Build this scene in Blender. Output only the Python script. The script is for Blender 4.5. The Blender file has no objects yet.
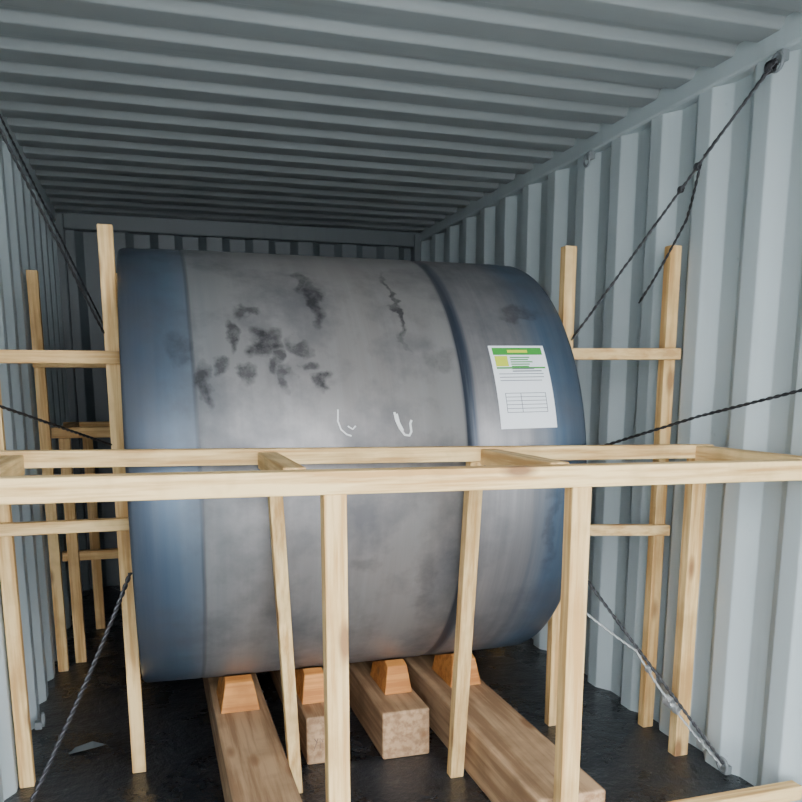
import bpy, math, random
from mathutils import Vector
random.seed(4)
C = bpy.context.scene.collection

# ---------------------------------------------------------------- helpers
def mat(name, rough=0.6, metal=0.0):
    m = bpy.data.materials.new(name); m.use_nodes = True
    b = m.node_tree.nodes['Principled BSDF']
    b.inputs['Roughness'].default_value = rough
    b.inputs['Metallic'].default_value = metal
    return m, m.node_tree.nodes, m.node_tree.links, b

def ramp(n, stops, interp='LINEAR'):
    r = n.new('ShaderNodeValToRGB'); r.color_ramp.interpolation = interp
    e = r.color_ramp.elements
    while len(e) < len(stops): e.new(0.5)
    for i, (p, c) in enumerate(stops):
        e[i].position = p
        e[i].color = (c[0], c[1], c[2], 1) if not isinstance(c, (int, float)) else (c, c, c, 1)
    return r

def noise(n, l, vec, scale, detail=4, rough=0.55, mapscale=(1,1,1)):
    mp = n.new('ShaderNodeMapping'); mp.inputs['Scale'].default_value = mapscale
    l.new(vec, mp.inputs['Vector'])
    t = n.new('ShaderNodeTexNoise'); t.inputs['Scale'].default_value = scale
    t.inputs['Detail'].default_value = detail; t.inputs['Roughness'].default_value = rough
    l.new(mp.outputs['Vector'], t.inputs['Vector'])
    return t.outputs['Fac']

def mixc(n, l, fac, a, b, mode='MIX'):
    m = n.new('ShaderNodeMix'); m.data_type = 'RGBA'; m.blend_type = mode
    for s, v in ((m.inputs[0], fac), (m.inputs[6], a), (m.inputs[7], b)):
        if hasattr(v, 'links'): l.new(v, s)
        elif isinstance(v, (int, float)): s.default_value = v
        else: s.default_value = (v[0], v[1], v[2], 1)
    return m.outputs[2]

def mth(n, l, op, a, b=0.0):
    m = n.new('ShaderNodeMath'); m.operation = op
    for s, v in ((m.inputs[0], a), (m.inputs[1], b)):
        if hasattr(v, 'links'): l.new(v, s)
        else: s.default_value = v
    return m.outputs[0]

def bump(n, l, b, h, strength, dist=0.01):
    bp = n.new('ShaderNodeBump'); bp.inputs['Strength'].default_value = strength
    bp.inputs['Distance'].default_value = dist
    l.new(h, bp.inputs['Height']); l.new(bp.outputs['Normal'], b.inputs['Normal'])

def mesh_obj(name, verts, faces, m=None, parent=None, smooth=False, loc=(0,0,0)):
    me = bpy.data.meshes.new(name); me.from_pydata(verts, [], faces); me.update()
    if m: me.materials.append(m)
    if smooth:
        for p in me.polygons: p.use_smooth = True
    o = bpy.data.objects.new(name, me); o.location = loc; C.objects.link(o)
    if parent: o.parent = parent
    return o

def empty(name, loc=(0,0,0)):
    e = bpy.data.objects.new(name, None); e.empty_display_size = 0.1; e.location = loc
    C.objects.link(e); return e

def box(name, x0, x1, y0, y1, z0, z1, m, parent=None, bev=0.004, top_dx=0.0, top_dy=0.0, right_dz=0.0, right_dy=0.0):
    cx, cy, cz = (x0+x1)/2, (y0+y1)/2, (z0+z1)/2
    hx, hy, hz = (x1-x0)/2, (y1-y0)/2, (z1-z0)/2
    v = []
    for sz in (-1, 1):
        for sx, sy in ((-1,-1),(1,-1),(1,1),(-1,1)):
            v.append((sx*hx + (top_dx if sz > 0 else 0), sy*hy + (top_dy if sz > 0 else 0) + (right_dy if sx > 0 else 0), sz*hz + (right_dz if sx > 0 else 0)))
    f = [(3,2,1,0),(4,5,6,7),(0,1,5,4),(1,2,6,5),(2,3,7,6),(3,0,4,7)]
    o = mesh_obj(name, v, f, m, parent, loc=(cx, cy, cz))
    if bev:
        b = o.modifiers.new('bevel', 'BEVEL'); b.width = bev; b.segments = 2
    return o

# ---------------------------------------------------------------- materials
def ramp_out(n, l, fac, stops):
    r = ramp(n, stops); l.new(fac, r.inputs['Fac']); return r.outputs['Color']

def paint_mat(name, base, dark, streak_axis, rough=0.42):
    m, n, l, b = mat(name, rough)
    tc = n.new('ShaderNodeTexCoord').outputs['Object']
    big = noise(n, l, tc, 1.3, 5)
    ms = {'z': (9, 9, 0.8), 'x': (0.8, 9, 9)}[streak_axis]
    st = noise(n, l, tc, 1.5, 6, 0.6, ms)
    c1 = mixc(n, l, ramp_out(n, l, big, [(0.35, 0.0), (0.7, 1.0)]), base, tuple(v*0.9 for v in base))
    c2 = mixc(n, l, ramp_out(n, l, st, [(0.55, 0.0), (0.8, 0.55)]), c1, dark)
    sc = noise(n, l, tc, 14, 8, 0.75)
    c2 = mixc(n, l, ramp_out(n, l, sc, [(0.66, 0.0), (0.74, 0.5)]), c2, tuple(v*0.6 for v in dark))
    l.new(c2, b.inputs['Base Color'])
    bump(n, l, b, noise(n, l, tc, 60, 2), 0.05, 0.002)
    return m

M_wall = paint_mat('wall_paint', (0.47, 0.535, 0.55), (0.35, 0.40, 0.415), 'z')
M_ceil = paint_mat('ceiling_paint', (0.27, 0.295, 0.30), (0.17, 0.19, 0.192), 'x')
M_back_shaded = paint_mat('back_paint_shaded', (0.11, 0.13, 0.14), (0.07, 0.085, 0.095), 'z')  # wall paint darkened: shade of the deep end is put into the colour

def floor_mat():
    m, n, l, b = mat('dark_floor', 0.45)
    tc = n.new('ShaderNodeTexCoord').outputs['Object']
    a = noise(n, l, tc, 2.5, 6, 0.65)
    g = noise(n, l, tc, 26, 5, 0.7)
    c = mixc(n, l, ramp_out(n, l, a, [(0.35, 0.0), (0.75, 1.0)]), (0.007, 0.009, 0.012), (0.035, 0.038, 0.044))
    c = mixc(n, l, ramp_out(n, l, g, [(0.56, 0.0), (0.76, 0.75)]), c, (0.13, 0.13, 0.135))
    l.new(c, b.inputs['Base Color'])
    l.new(ramp_out(n, l, a, [(0.3, 0.15), (0.7, 0.45)]), b.inputs['Roughness'])
    bump(n, l, b, noise(n, l, tc, 8, 6, 0.65), 0.9, 0.018)
    return m
M_floor = floor_mat()

def wood_mat(name, axis, light, dark, gscale=1.0, rough=0.7):
    m, n, l, b = mat(name, rough)
    tcn = n.new('ShaderNodeTexCoord')
    oi = n.new('ShaderNodeObjectInfo')
    add = n.new('ShaderNodeVectorMath'); add.operation = 'ADD'
    l.new(tcn.outputs['Object'], add.inputs[0])
    mu = n.new('ShaderNodeVectorMath'); mu.operation = 'SCALE'
    cb = n.new('ShaderNodeCombineXYZ')
    for i in range(3): l.new(oi.outputs['Random'], cb.inputs[i])
    l.new(cb.outputs[0], mu.inputs[0]); mu.inputs['Scale'].default_value = 37.0
    l.new(mu.outputs[0], add.inputs[1])
    v = add.outputs[0]
    ms = {'x': (1, 22, 22), 'y': (22, 1, 22), 'z': (22, 22, 1)}[axis]
    g = noise(n, l, v, 2.2*gscale, 5, 0.6, ms)
    blot = noise(n, l, v, 5, 4)
    c = mixc(n, l, ramp_out(n, l, g, [(0.42, 0.0), (0.60, 1.0)]), light, dark)
    c = mixc(n, l, ramp_out(n, l, blot, [(0.5, 0.0), (0.72, 0.6)]), c, tuple(d*0.62 for d in dark))
    ms2 = {'x': (0.35, 1, 1), 'y': (1, 0.35, 1), 'z': (1, 1, 0.35)}[axis]
    mp = n.new('ShaderNodeMapping'); mp.inputs['Scale'].default_value = ms2; l.new(v, mp.inputs['Vector'])
    vo = n.new('ShaderNodeTexVoronoi'); vo.inputs['Scale'].default_value = 9.0
    l.new(mp.outputs[0], vo.inputs['Vector'])
    c = mixc(n, l, ramp_out(n, l, vo.outputs['Distance'], [(0.10, 0.9), (0.20, 0.0)]), c, (0.22, 0.10, 0.04))
    tone = mth(n, l, 'ADD', mth(n, l, 'MULTIPLY', oi.outputs['Random'], 0.35), 0.0)
    c = mixc(n, l, tone, c, tuple(d*0.8 for d in dark))
    l.new(c, b.inputs['Base Color'])
    bump(n, l, b, g, 0.3, 0.003)
    return m
LT, DK = (0.90, 0.64, 0.30), (0.60, 0.34, 0.12)
W = {a: wood_mat('pine_'+a, a, LT, DK) for a in 'xyz'}
M_beam = wood_mat('squared_timber', 'y', (0.56, 0.36, 0.20), (0.30, 0.17, 0.085), 0.7)
M_chock = wood_mat('orange_chock_wood', 'x', (0.72, 0.31, 0.075), (0.48, 0.17, 0.035), 0.8)

M_wire, n, l, b = mat('steel_wire', 0.42, 0.85)
b.inputs['Base Color'].default_value = (0.06, 0.06, 0.065, 1)
M_wire2, n, l, b = mat('galvanised_wire', 0.4, 0.8)
b.inputs['Base Color'].default_value = (0.45, 0.46, 0.46, 1)
M_ring, n, l, b = mat('worn_ring_steel', 0.5, 0.3)
b.inputs['Base Color'].default_value = (0.22, 0.24, 0.25, 1)
M_chalk, n, l, b = mat('chalk', 0.9); b.inputs['Base Color'].default_value = (0.80, 0.80, 0.79, 1)
M_ink, n, l, b = mat('marker_ink', 0.8); b.inputs['Base Color'].default_value = (0.16, 0.10, 0.08, 1)
M_paper, n, l, b = mat('paper', 0.75); b.inputs['Base Color'].default_value = (0.84, 0.86, 0.88, 1)
M_green, n, l, b = mat('green_print', 0.7); b.inputs['Base Color'].default_value = (0.04, 0.30, 0.04, 1)
M_yel, n, l, b = mat('yellow_print', 0.7); b.inputs['Base Color'].default_value = (0.60, 0.66, 0.04, 1)
M_grey, n, l, b = mat('grey_print', 0.7); b.inputs['Base Color'].default_value = (0.16, 0.18, 0.19, 1)
M_ground, n, l, b = mat('yard_concrete', 0.9)
tc = n.new('ShaderNodeTexCoord').outputs['Object']
l.new(ramp_out(n, l, noise(n, l, tc, 0.8, 6), [(0.3, (0.36,0.36,0.35)), (0.7, (0.48,0.48,0.46))]), b.inputs['Base Color'])

# ---------------------------------------------------------------- container
XL, XR, YF, YB, H = -0.50, 1.85, -0.30, 5.60, 2.39
def profile(a0, a1, seg, depth):
    pts = [(a0, 0)]; a = a0; k = 0
    while a < a1:
        a += seg[k % 4]
        nxt = [0, depth, depth, 0][k % 4]
        if a > a1: a = a1
        pts.append((a, nxt)); k += 1
    return pts
def chamfered(pts, r=0.005):
    out = [pts[0]]
    for i in range(1, len(pts)-1):
        p, q, s = Vector(pts[i-1]), Vector(pts[i]), Vector(pts[i+1])
        if (q-p).length > 2.2*r and (s-q).length > 2.2*r:
            a, c = q+(p-q).normalized()*r, q+(s-q).normalized()*r
            out += [tuple(a), tuple((a+c+2*q)/4), tuple(c)]
        else: out.append(tuple(q))
    out.append(pts[-1]); return out
def sheet(name, pts, fn, lo, hi, m):
    v, f = [], []
    for (a, o) in pts:
        v.append(fn(a, o, lo)); v.append(fn(a, o, hi))
    for i in range(len(pts)-1): f.append((2*i, 2*i+1, 2*i+3, 2*i+2))
    ob = mesh_obj(name, v, f, m, smooth=False)
    s = ob.modifiers.new('thickness', 'SOLIDIFY'); s.thickness = 0.002; s.offset = 0
    return ob
sw = profile(YF, YB, [0.072, 0.062, 0.082, 0.062], 0.040)
sheet('wall_right', chamfered(sw), lambda a, o, t: (XR+o, a, t), -0.02, H-0.01, M_wall)
sheet('wall_left', chamfered(sw), lambda a, o, t: (XL-o, a, t), -0.02, H-0.01, M_wall)
bw = profile(XL, XR, [0.10, 0.05, 0.10, 0.05], 0.04)
sheet('wall_back', chamfered(bw), lambda a, o, t: (a, YB+o, t), -0.02, H-0.01, M_back_shaded)
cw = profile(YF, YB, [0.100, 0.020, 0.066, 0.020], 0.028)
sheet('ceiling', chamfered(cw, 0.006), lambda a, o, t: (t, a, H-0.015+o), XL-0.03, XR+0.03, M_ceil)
box('floor', XL-0.045, XR+0.045, YF, YB+0.04, -0.06, 0.0, M_floor, bev=0)
box('trim_1', XR-0.008, XR+0.06, YF, YB+0.06, H-0.075, H+0.04, M_wall, bev=0.01)
box('trim_2', XL-0.06, XL+0.008, YF, YB+0.06, H-0.075, H+0.04, M_wall, bev=0.01)
box('trim_3', XL, XR, YB-0.03, YB+0.05, H-0.11, H+0.04, M_back_shaded, bev=0.01)
box('trim_4', XL-0.05, XL+0.05, YB-0.05, YB+0.05, 0, H-0.02, M_back_shaded, bev=0.01)
box('trim_5', XR-0.05, XR+0.05, YB-0.05, YB+0.05, 0, H-0.02, M_back_shaded, bev=0.01)
box('trim_6', XL-0.08, XL-0.0, YF-0.06, YF+0.0, -0.06, H, M_wall, bev=0.01)
box('trim_7', XR+0.0, XR+0.08, YF-0.06, YF+0.0, -0.06, H, M_wall, bev=0.01)
box('trim_8', XL, XR, YF-0.06, YF, H-0.06, H+0.03, M_wall, bev=0.01)
g = mesh_obj('ground', [(-30,-30,0),(30,-30,0),(30,30,0),(-30,30,0)], [(0,1,2,3)], M_ground, loc=(0,0,-0.16))

def ring(x, y, z, side):
    e = empty('lashing_ring', (x, y, z))
    R, r = 0.024, 0.005; v = []; f = []; NU, NV = 20, 8
    for i in range(NU):
        a = 2*math.pi*i/NU
        for j in range(NV):
            c = 2*math.pi*j/NV
            rr = R + r*math.cos(c)
            v.append((side*r*math.sin(c) + (-side)*0.010, rr*math.cos(a), rr*math.sin(a)))
    for i in range(NU):
        for j in range(NV):
            f.append((i*NV+j, ((i+1)%NU)*NV+j, ((i+1)%NU)*NV+(j+1)%NV, i*NV+(j+1)%NV))
    mesh_obj('ring_loop', v, f, M_ring, e, smooth=True)
    o = box('ring_plate', -0.014, 0.014, -0.014, 0.014, -0.016, 0.016, M_ring, e, 0.004)
    o.location = (side*0.008, 0, 0.02 if z > 1 else -0.02)
for yy in (1.05, 2.15, 3.25):
    ring(XR-0.020, yy, 2.275, 1); ring(XL+0.020, yy, 2.275, -1)
    ring(XR-0.020, yy, 0.05, 1); ring(XL+0.020, yy, 0.05, -1)

# ---------------------------------------------------------------- steel drum
DX0, DX1, DY, DZ, DR = -0.045, 1.44, 3.21, 1.02, 0.80
SH = 0.035     # shell shift; on_drum() and the smudges take world x
def drum_mat():
    m, n, l, b = mat('rolled_steel', 0.42, 0.5)
    tcn = n.new('ShaderNodeTexCoord').outputs['Object']
    sep = n.new('ShaderNodeSeparateXYZ'); l.new(tcn, sep.inputs[0])
    L = DX1-DX0
    wob = noise(n, l, tcn, 2.0, 3)
    xx = mth(n, l, 'DIVIDE', mth(n, l, 'ADD', sep.outputs['X'], mth(n, l, 'MULTIPLY', mth(n, l, 'SUBTRACT', wob, 0.5), 0.010)), L)
    def P(x): return x/L
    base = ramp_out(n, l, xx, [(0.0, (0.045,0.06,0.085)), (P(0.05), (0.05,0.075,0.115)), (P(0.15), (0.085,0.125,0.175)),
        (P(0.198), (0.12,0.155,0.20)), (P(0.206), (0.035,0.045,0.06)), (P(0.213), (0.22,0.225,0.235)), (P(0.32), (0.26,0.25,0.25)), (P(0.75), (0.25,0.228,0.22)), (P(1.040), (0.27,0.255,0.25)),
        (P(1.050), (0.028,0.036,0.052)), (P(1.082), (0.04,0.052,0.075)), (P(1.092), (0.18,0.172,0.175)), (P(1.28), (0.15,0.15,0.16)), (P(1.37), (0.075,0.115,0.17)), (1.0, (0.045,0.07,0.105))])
    band = noise(n, l, tcn, 1.0, 6, 0.65, (18, 0.7, 0.7))
    mk = ramp_out(n, l, xx, [(P(0.19), 0.25), (P(0.22), 1.0), (P(1.25), 1.0), (P(1.40), 0.4)])
    base = mixc(n, l, mth(n, l, 'MULTIPLY', ramp_out(n, l, band, [(0.40, 0.0), (0.75, 0.36)]), mk), base, (0.38,0.36,0.35))
    mott = noise(n, l, tcn, 3.2, 7, 0.62)
    base = mixc(n, l, ramp_out(n, l, mott, [(0.46, 0.0), (0.68, 0.65)]), base, (0.085,0.088,0.10))
    dn = n.new('ShaderNodeTexNoise'); dn.inputs['Scale'].default_value = 13; dn.inputs['Detail'].default_value = 4
    l.new(tcn, dn.inputs['Vector'])
    s1 = n.new('ShaderNodeVectorMath'); s1.operation = 'SUBTRACT'; l.new(dn.outputs['Color'], s1.inputs[0]); s1.inputs[1].default_value = (0.5,0.5,0.5)
    s2 = n.new('ShaderNodeVectorMath'); s2.operation = 'SCALE'; l.new(s1.outputs[0], s2.inputs[0]); s2.inputs['Scale'].default_value = 0.13
    s3 = n.new('ShaderNodeVectorMath'); s3.operation = 'ADD'; l.new(tcn, s3.inputs[0]); l.new(s2.outputs[0], s3.inputs[1])
    tot = None
    for (sx, sz, rx, rz, k) in [(0.53,1.60,0.022,0.07,1.0),(0.50,1.67,0.02,0.03,0.8),(0.34,1.47,0.036,0.04,1.0),(0.44,1.46,0.05,0.022,0.8),
            (0.16,1.33,0.022,0.06,0.9),(0.51,1.35,0.03,0.022,1.0),(0.235,1.50,0.020,0.045,0.9),(0.79,1.59,0.011,0.11,1.0),
            (0.90,1.42,0.05,0.03,0.4),(0.40,1.37,0.018,0.03,0.8),(0.28,1.38,0.018,0.03,0.8),(0.10,1.45,0.04,0.05,0.5),(1.24,1.58,0.07,0.02,0.6),(1.18,1.12,0.05,0.03,0.4),(1.28,0.85,0.02,0.16,0.4),
            (0.30,1.56,0.03,0.016,0.8),(0.37,1.41,0.016,0.035,0.8),(0.21,1.40,0.025,0.022,0.8),(0.47,1.40,0.02,0.016,0.8),
            (0.62,0.78,0.05,0.03,0.35),(0.85,0.70,0.03,0.08,0.35)]:
        a = n.new('ShaderNodeVectorMath'); a.operation = 'SUBTRACT'; l.new(s3.outputs[0], a.inputs[0]); a.inputs[1].default_value = (sx-DX0+SH, 0, sz-DZ)
        c = n.new('ShaderNodeVectorMath'); c.operation = 'MULTIPLY'; l.new(a.outputs[0], c.inputs[0]); c.inputs[1].default_value = (1/rx, 0, 1/rz)
        d = n.new('ShaderNodeVectorMath'); d.operation = 'LENGTH'; l.new(c.outputs[0], d.inputs[0])
        mr = n.new('ShaderNodeMapRange'); l.new(d.outputs['Value'], mr.inputs['Value'])
        mr.inputs['From Min'].default_value = 1.35; mr.inputs['From Max'].default_value = 0.65
        mr.inputs['To Min'].default_value = 0; mr.inputs['To Max'].default_value = k
        tot = mr.outputs['Result'] if tot is None else mth(n, l, 'MAXIMUM', tot, mr.outputs['Result'])
    front = mth(n, l, 'LESS_THAN', sep.outputs['Y'], 0.0)
    tot = mth(n, l, 'MULTIPLY', tot, front)
    fine = noise(n, l, tcn, 30, 4, 0.7)
    tot = mth(n, l, 'MULTIPLY', tot, ramp_out(n, l, fine, [(0.35, 0.55), (0.58, 1.0)]))
    base = mixc(n, l, mth(n, l, 'MULTIPLY', tot, 0.88), base, (0.03,0.029,0.033))
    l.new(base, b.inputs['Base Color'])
    l.new(ramp_out(n, l, mott, [(0.3, 0.38), (0.7, 0.54)]), b.inputs['Roughness'])
    bump(n, l, b, band, 0.05, 0.004)
    return m
M_drum = drum_mat()
drum = empty('steel_cylinder_shell', (DX0-SH, DY, DZ))
L = DX1-DX0
prof = [(0.0, 0.755),(0.0, 0.785),(0.004, 0.792),(0.012, 0.796),(0.10,0.798),(0.200, 0.800),(0.206, 0.7975),(0.212,0.8005),(0.5,DR+.0005),(1.047,DR+.0005),(1.051,0.7975),(1.083,0.7975),(1.087,DR),
        (L-0.10, DR),(L-0.02, 0.797),(L-0.006,0.792),(L,0.784),(L,0.755),(L-0.01,0.75),(0.01,0.75)]
NS = 192; v = []; f = []
for (x, r) in prof:
    for i in range(NS):
        a = 2*math.pi*i/NS; v.append((x, r*math.cos(a), r*math.sin(a)))
NP = len(prof)
for k in range(NP):
    for i in range(NS):
        j = (i+1) % NS; k2 = (k+1) % NP
        f.append((k*NS+i, k*NS+j, k2*NS+j, k2*NS+i))
sh = mesh_obj('shell', v, f, M_drum, drum, smooth=True)
es = sh.modifiers.new('es', 'EDGE_SPLIT'); es.split_angle = math.radians(50)

def on_drum(x, z, lift=0.003):
    dz = (z-DZ); th = math.asin(max(-1, min(1, dz/DR)))
    return (x-DX0+SH, -(DR+lift)*math.cos(th), (DR+lift)*math.sin(th))
def patch(name, x0, x1, s0, s1, m, lift, tilt=0.0, n=10, parent=drum):
    v, f = [], []
    cx, cs = 1.17, 0.325
    for i in range(n+1):
        s = s0+(s1-s0)*i/n
        for x in (x0, x1):
            xx = cx+0.92*(x-cx)*math.cos(tilt)+(s-cs)*math.sin(tilt); ss = cs+(s-cs)*math.cos(tilt)-(x-cx)*math.sin(tilt)
            th = ss/DR
            v.append((xx-DX0+SH+0.015, -(DR+lift)*math.cos(th), (DR+lift)*math.sin(th)))
    for i in range(n): f.append((2*i, 2*i+1, 2*i+3, 2*i+2))
    return mesh_obj(name, v, f, m, parent)
T = -0.015
patch('label_sheet', 1.06, 1.28, 0.18, 0.475, M_paper, 0.003, T)
patch('label_header', 1.072, 1.268, 0.438, 0.466, M_green, 0.0040, T, 3)
patch('label_title', 1.130, 1.210, 0.446, 0.457, M_yel, 0.0046, T, 3)
patch('label_yellow', 1.075, 1.125, 0.395, 0.434, M_yel, 0.0040, T, 3)
patch('label_green_rule', 1.075, 1.268, 0.386, 0.392, M_green, 0.0040, T, 2)
for i in range(7):
    s = 0.43-0.0085*i
    patch('label_text_%d' % i, 1.135, 1.20+random.random()*0.055, s-0.004, s, M_green if i < 5 else M_grey, 0.0044, T, 1)
for i in range(3):
    patch('label_line_%d' % i, 1.08, 1.24+random.random()*0.02, 0.366-0.012*i, 0.3685-0.012*i, M_grey, 0.0042, T, 1)
for i in range(6):
    s = 0.30-0.013*i
    patch('label_table_%d' % i, 1.09, 1.25, s-0.0020, s, M_grey, 0.0042, T, 1)
patch('label_v1', 1.09, 1.0925, 0.235, 0.30, M_grey, 0.0042, T, 2)
patch('label_v2', 1.2475, 1.25, 0.235, 0.30, M_grey, 0.0042, T, 2)
patch('label_v3', 1.15, 1.1525, 0.235, 0.30, M_grey, 0.0042, T, 2)

def curve_obj(name, splines, r, m, parent=None, loc=(0,0,0)):
    cu = bpy.data.curves.new(name, 'CURVE'); cu.dimensions = '3D'; cu.bevel_depth = r; cu.bevel_resolution = 2
    for pts in splines:
        s = cu.splines.new('POLY'); s.points.add(len(pts)-1)
        for i, p in enumerate(pts): s.points[i].co = (p[0], p[1], p[2], 1)
    cu.materials.append(m)
    o = bpy.data.objects.new(name, cu); o.location = loc; C.objects.link(o)
    if parent: o.parent = parent
    return o
def stroke(pts): return [on_drum(x, z-0.020, 0.0) for x, z in pts]
curve_obj('chalk_mark_u', [stroke([(0.728,1.275),(0.732,1.25),(0.742,1.225),(0.757,1.205),(0.772,1.203),(0.779,1.215),(0.777,1.24),(0.782,1.25)]),
                           stroke([(0.735,1.27),(0.740,1.243),(0.752,1.218)])], 0.0040, M_chalk, drum)
curve_obj('chalk_mark_l', [stroke([(0.548,1.285),(0.545,1.25),(0.553,1.225),(0.57,1.21),(0.585,1.205)]), stroke([(0.575,1.235),(0.59,1.225),(0.60,1.235)])], 0.0028, M_chalk, drum)

# ---------------------------------------------------------------- squared timbers and chocks
BH = 0.18
beams = [(0.16,0.352,1.93,3.95,'a'),(0.465,0.62,2.66,3.95,'b'),(0.735,0.915,2.62,3.95,'c'),(0.99,1.21,1.90,3.95,'d')]
for i, (x0,x1,y0,y1,t) in enumerate(beams):
    o = box('squared_timber', x0, x1, y0, y1, 0.0, BH, M_beam, bev=0.008)
    if t == 'b':
        sp = []
        for k, pts in enumerate([[(0,0),(.02,.05)],[(0,.05),(.015,.028)],[(.03,0),(.03,.05),(.045,.03)],[(.055,0),(.055,.045),(.07,.05)],[(.055,.025),(.068,.025)]]):
            sp.append([(p[0]*0.7-0.05, -(y1-y0)/2-0.0002, p[1]*0.8-0.03) for p in pts])
        curve_obj('marker_writing', sp, 0.0013, M_ink, o)
def chock(xc, w, sgn):
    pr = [(-0.425,0.0),(-0.405,0.105),(-0.365,0.118),(-0.21,0.062),(-0.20,0.0)]
    v = []
    for s in (-1, 1):
        for (y,z) in pr:
            ww = w*(1-0.32*z/0.118)
            v.append((s*ww/2, sgn*(-y), z))
    f = [(0,1,2,3,4),(9,8,7,6,5)]+[(i,i+5,(i+1)%5+5,(i+1)%5) for i in range(5)]
    o = mesh_obj('wood_chock', v, f, M_chock, loc=(xc, DY, BH))
    bm = o.modifiers.new('b','BEVEL'); bm.width = 0.004; bm.segments = 2
for xc, w in ((0.250,0.140),(0.525,0.105),(0.845,0.11),(1.12,0.13)):
    chock(xc, w, -1); chock(xc, w, 1)

# ---------------------------------------------------------------- timber frames
e = empty('timber_brace_frame')
def B(nm, x0,x1,y0,y1,a0,a1,ax,**k): return box(nm,x0,x1,y0,y1,a0,a1,W[ax],e,0.003,**k)
B('near_rail', -0.48, 1.84, 1.81, 1.865, 1.098, 1.153, 'x', right_dz=-0.022)
B('far_rail', -0.40, 1.84, 2.335, 2.375, 1.122, 1.168, 'x', right_dz=-0.030)
B('cross_1', -0.385, -0.33, 1.866, 2.334, 1.105, 1.158, 'y')
B('cross_2', 0.285, 0.34, 1.866, 2.334, 1.102, 1.150, 'y')
B('cross_3', 0.975, 1.03, 1.866, 2.334, 1.095, 1.143, 'y')
B('cross_4', 1.765, 1.82, 1.866, 2.334, 1.085, 1.135, 'y')
B('near_post_1', 0.370, 0.425, 1.815, 1.86, 0.0, 1.090, 'z')
B('near_post_2', 1.014, 1.069, 1.815, 1.86, 0.0, 1.084, 'z')
B('far_post_1', 0.376, 0.416, 2.47, 2.515, 0.0, 1.109, 'z', top_dx=-0.065, top_dy=-0.14)
B('far_post_2', 0.922, 0.970, 2.42, 2.463, 0.0, 1.102, 'z', top_dx=0.020, top_dy=-0.088)
B('far_post_3', 1.765, 1.82, 2.335, 2.38, 0.0, 1.092, 'z')
B('bottom_rail', 1.078, 1.84, 1.815, 1.86, 0.09, 0.135, 'x')

def side_frame(xa, ya, xb, yb, zs=(0.85, 1.435), wd=0.023):
    # a = post beside the shell, b = post against the container wall
    e = empty('side_brace_frame')
    for i, (x, y) in enumerate(((xa, ya), (xb, yb))):
        box('post_%d' % i, x-wd, x+wd, y, y+0.04, 0, 1.83, W['z'], e, 0.003)
    (lx, ly), (rx, ry) = sorted(((xa, ya), (xb, yb)))
    for i, z in enumerate(zs):
        box('rail_%d' % i, lx-0.022, rx+0.022, ly-0.035, ly-0.001, z-0.020, z+0.020, W['x'], e, 0.003, right_dy=ry-ly)
side_frame(-0.108, 2.78, -0.470, 2.78, (0.89, 1.425))
side_frame(1.470, 2.71, 1.823, 2.59, (0.80, 1.45))
side_frame(-0.120, 3.95, -0.465, 3.95)
side_frame(1.475, 3.95, 1.80, 3.95)
e = empty('timber_brace_frame')
B('near_rail', -0.45, 1.82, 4.06, 4.10, 1.095, 1.145, 'x')
B('far_rail', -0.45, 1.82, 4.62, 4.66, 1.095, 1.145, 'x')
for i, x in enumerate((-0.42, 0.32, 1.0, 1.76)):
    B('cross_%d' % i, x, x+0.05, 4.101, 4.619, 1.097, 1.145, 'y')
    B('near_post_%d' % i, x, x+0.05, 4.06, 4.10, 0, 1.094, 'z')
    B('far_post_%d' % i, x+0.06, x+0.11, 4.62, 4.66, 0, 1.094, 'z')
B('low_rail', -0.45, 1.82, 4.111, 4.15, 0.5, 0.545, 'x')

# ---------------------------------------------------------------- lashings (twisted wire)
def twisted(name, pts, m, r=0.0035, pitch=0.05, strands=2, sag=0.0, loops=()):
    P = [Vector(p) for p in pts]
    dense = []
    for i in range(len(P)-1):
        nseg = max(2, int((P[i+1]-P[i]).length/0.008))
        for k in range(nseg):
            t = k/nseg; q = P[i].lerp(P[i+1], t)
            if sag: q = q + Vector((0,0,-sag*4*t*(1-t)))
            dense.append(q)
    dense.append(P[-1])
    sp = []
    for s in range(strands):
        out = []; d = 0
        for i, q in enumerate(dense):
            t = (dense[min(i+1, len(dense)-1)]-dense[max(i-1, 0)]).normalized()
            up = Vector((0.3,0.2,1)).cross(t).normalized(); w = t.cross(up)
            if i: d += (dense[i]-dense[i-1]).length
            a = 2*math.pi*d/pitch+2*math.pi*s/strands
            out.append(q+(up*math.cos(a)+w*math.sin(a))*r*0.9)
        sp.append(out)
    for (c, rad) in loops:
        c = Vector(c); out = []
        for k in range(70):
            a = k*0.42
            out.append(c+Vector((rad*math.cos(a)*0.6, (k/70-0.5)*rad*2, rad*math.sin(a))))
        sp.append(out)
    return curve_obj(name, sp, r, m)
R1 = (1.80, 2.15, 2.265)
E1 = (1.475, 2.695, 1.50)
K = Vector(R1).lerp(Vector(E1), 0.32)
twisted('lashing_wire', [R1, E1], M_wire, 0.0026, loops=[(tuple(K), 0.010), ((1.80,2.15,2.262), 0.016), (tuple(Vector(R1).lerp(Vector(E1), 0.40)), 0.009)])
twisted('lashing_wire', [(1.80,2.13,2.27), tuple(K+Vector((0.014,-0.01,0.03)))], M_wire, 0.0026)
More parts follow.
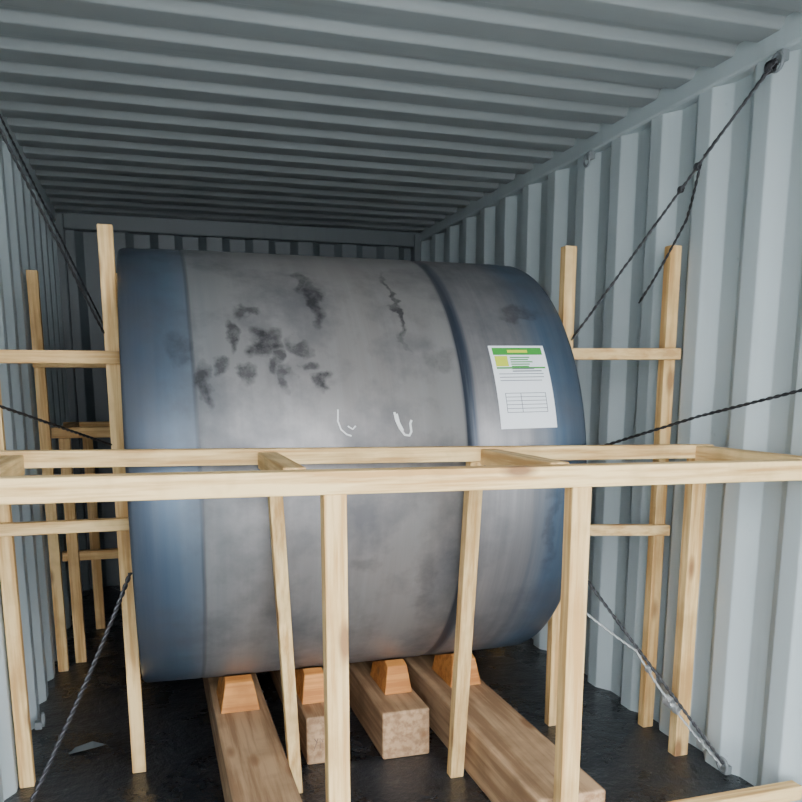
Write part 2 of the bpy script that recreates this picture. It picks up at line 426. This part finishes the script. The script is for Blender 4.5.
twisted('lashing_wire', [tuple(K+Vector((0.008,0,0))), (1.735,2.42,1.88), (1.70,2.62,1.63)], M_wire, 0.0026, sag=0.01)
twisted('lashing_wire', [(1.82,1.84,1.345), (1.70,2.24,1.24), (1.475,2.67,1.08)], M_wire, 0.0030)
twisted('lashing_wire', [(1.44,2.52,0.69), (1.80,2.12,0.07)], M_wire, 0.0034)
twisted('lashing_wire', [(1.44,2.56,0.56), (1.62,2.40,0.40), (1.70,2.30,0.235), (1.80,2.13,0.06)], M_wire2, 0.0026, sag=0.006,
        loops=[((1.70,2.30,0.235), 0.020), ((1.715,2.28,0.215), 0.016), ((1.77,2.2,0.11),0.016), ((1.65,2.36,0.34),0.012)])
twisted('lashing_wire', [(-0.45,2.15,2.265), (-0.13,2.76,1.50)], M_wire, 0.0024)
twisted('lashing_wire', [(-0.47,1.9,1.36), (-0.13,2.76,1.15)], M_wire, 0.0024)
twisted('lashing_wire', [(-0.09,2.60,0.76), (-0.29,2.36,0.36), (-0.47,2.13,0.06)], M_wire, 0.0042, sag=0.01,
        loops=[((-0.40,2.2,0.13),0.02), ((-0.43,2.17,0.09),0.02)])
twisted('lashing_wire', [(-0.45,3.25,2.265), (-0.14,3.93,1.50)], M_wire, 0.0024)

# floor litter
v = [(0,0,0.004),(0.09,0.01,0.012),(0.13,0.05,0.003),(0.08,0.07,0.014),(0.02,0.05,0.006)]
mesh_obj('paper_scrap', v, [(0,1,3,4),(1,2,3)], M_grey, loc=(-0.36,3.0,0.0))

# ---------------------------------------------------------------- camera and light
cam = bpy.data.cameras.new('camera'); co = bpy.data.objects.new('camera', cam); C.objects.link(co)
co.location = (0, 0, 1.34)
co.rotation_euler = (math.radians(90-10.5), 0, math.radians(-17.05))
cam.sensor_width = 36; cam.lens = 36*805/802; cam.shift_y = 133/802; cam.clip_start = 0.02
bpy.context.scene.camera = co

w = bpy.data.worlds.new('overcast_sky'); bpy.context.scene.world = w; w.use_nodes = True
bg = w.node_tree.nodes['Background']
bg.inputs['Color'].default_value = (0.90, 0.95, 1.0, 1); bg.inputs['Strength'].default_value = 14.0
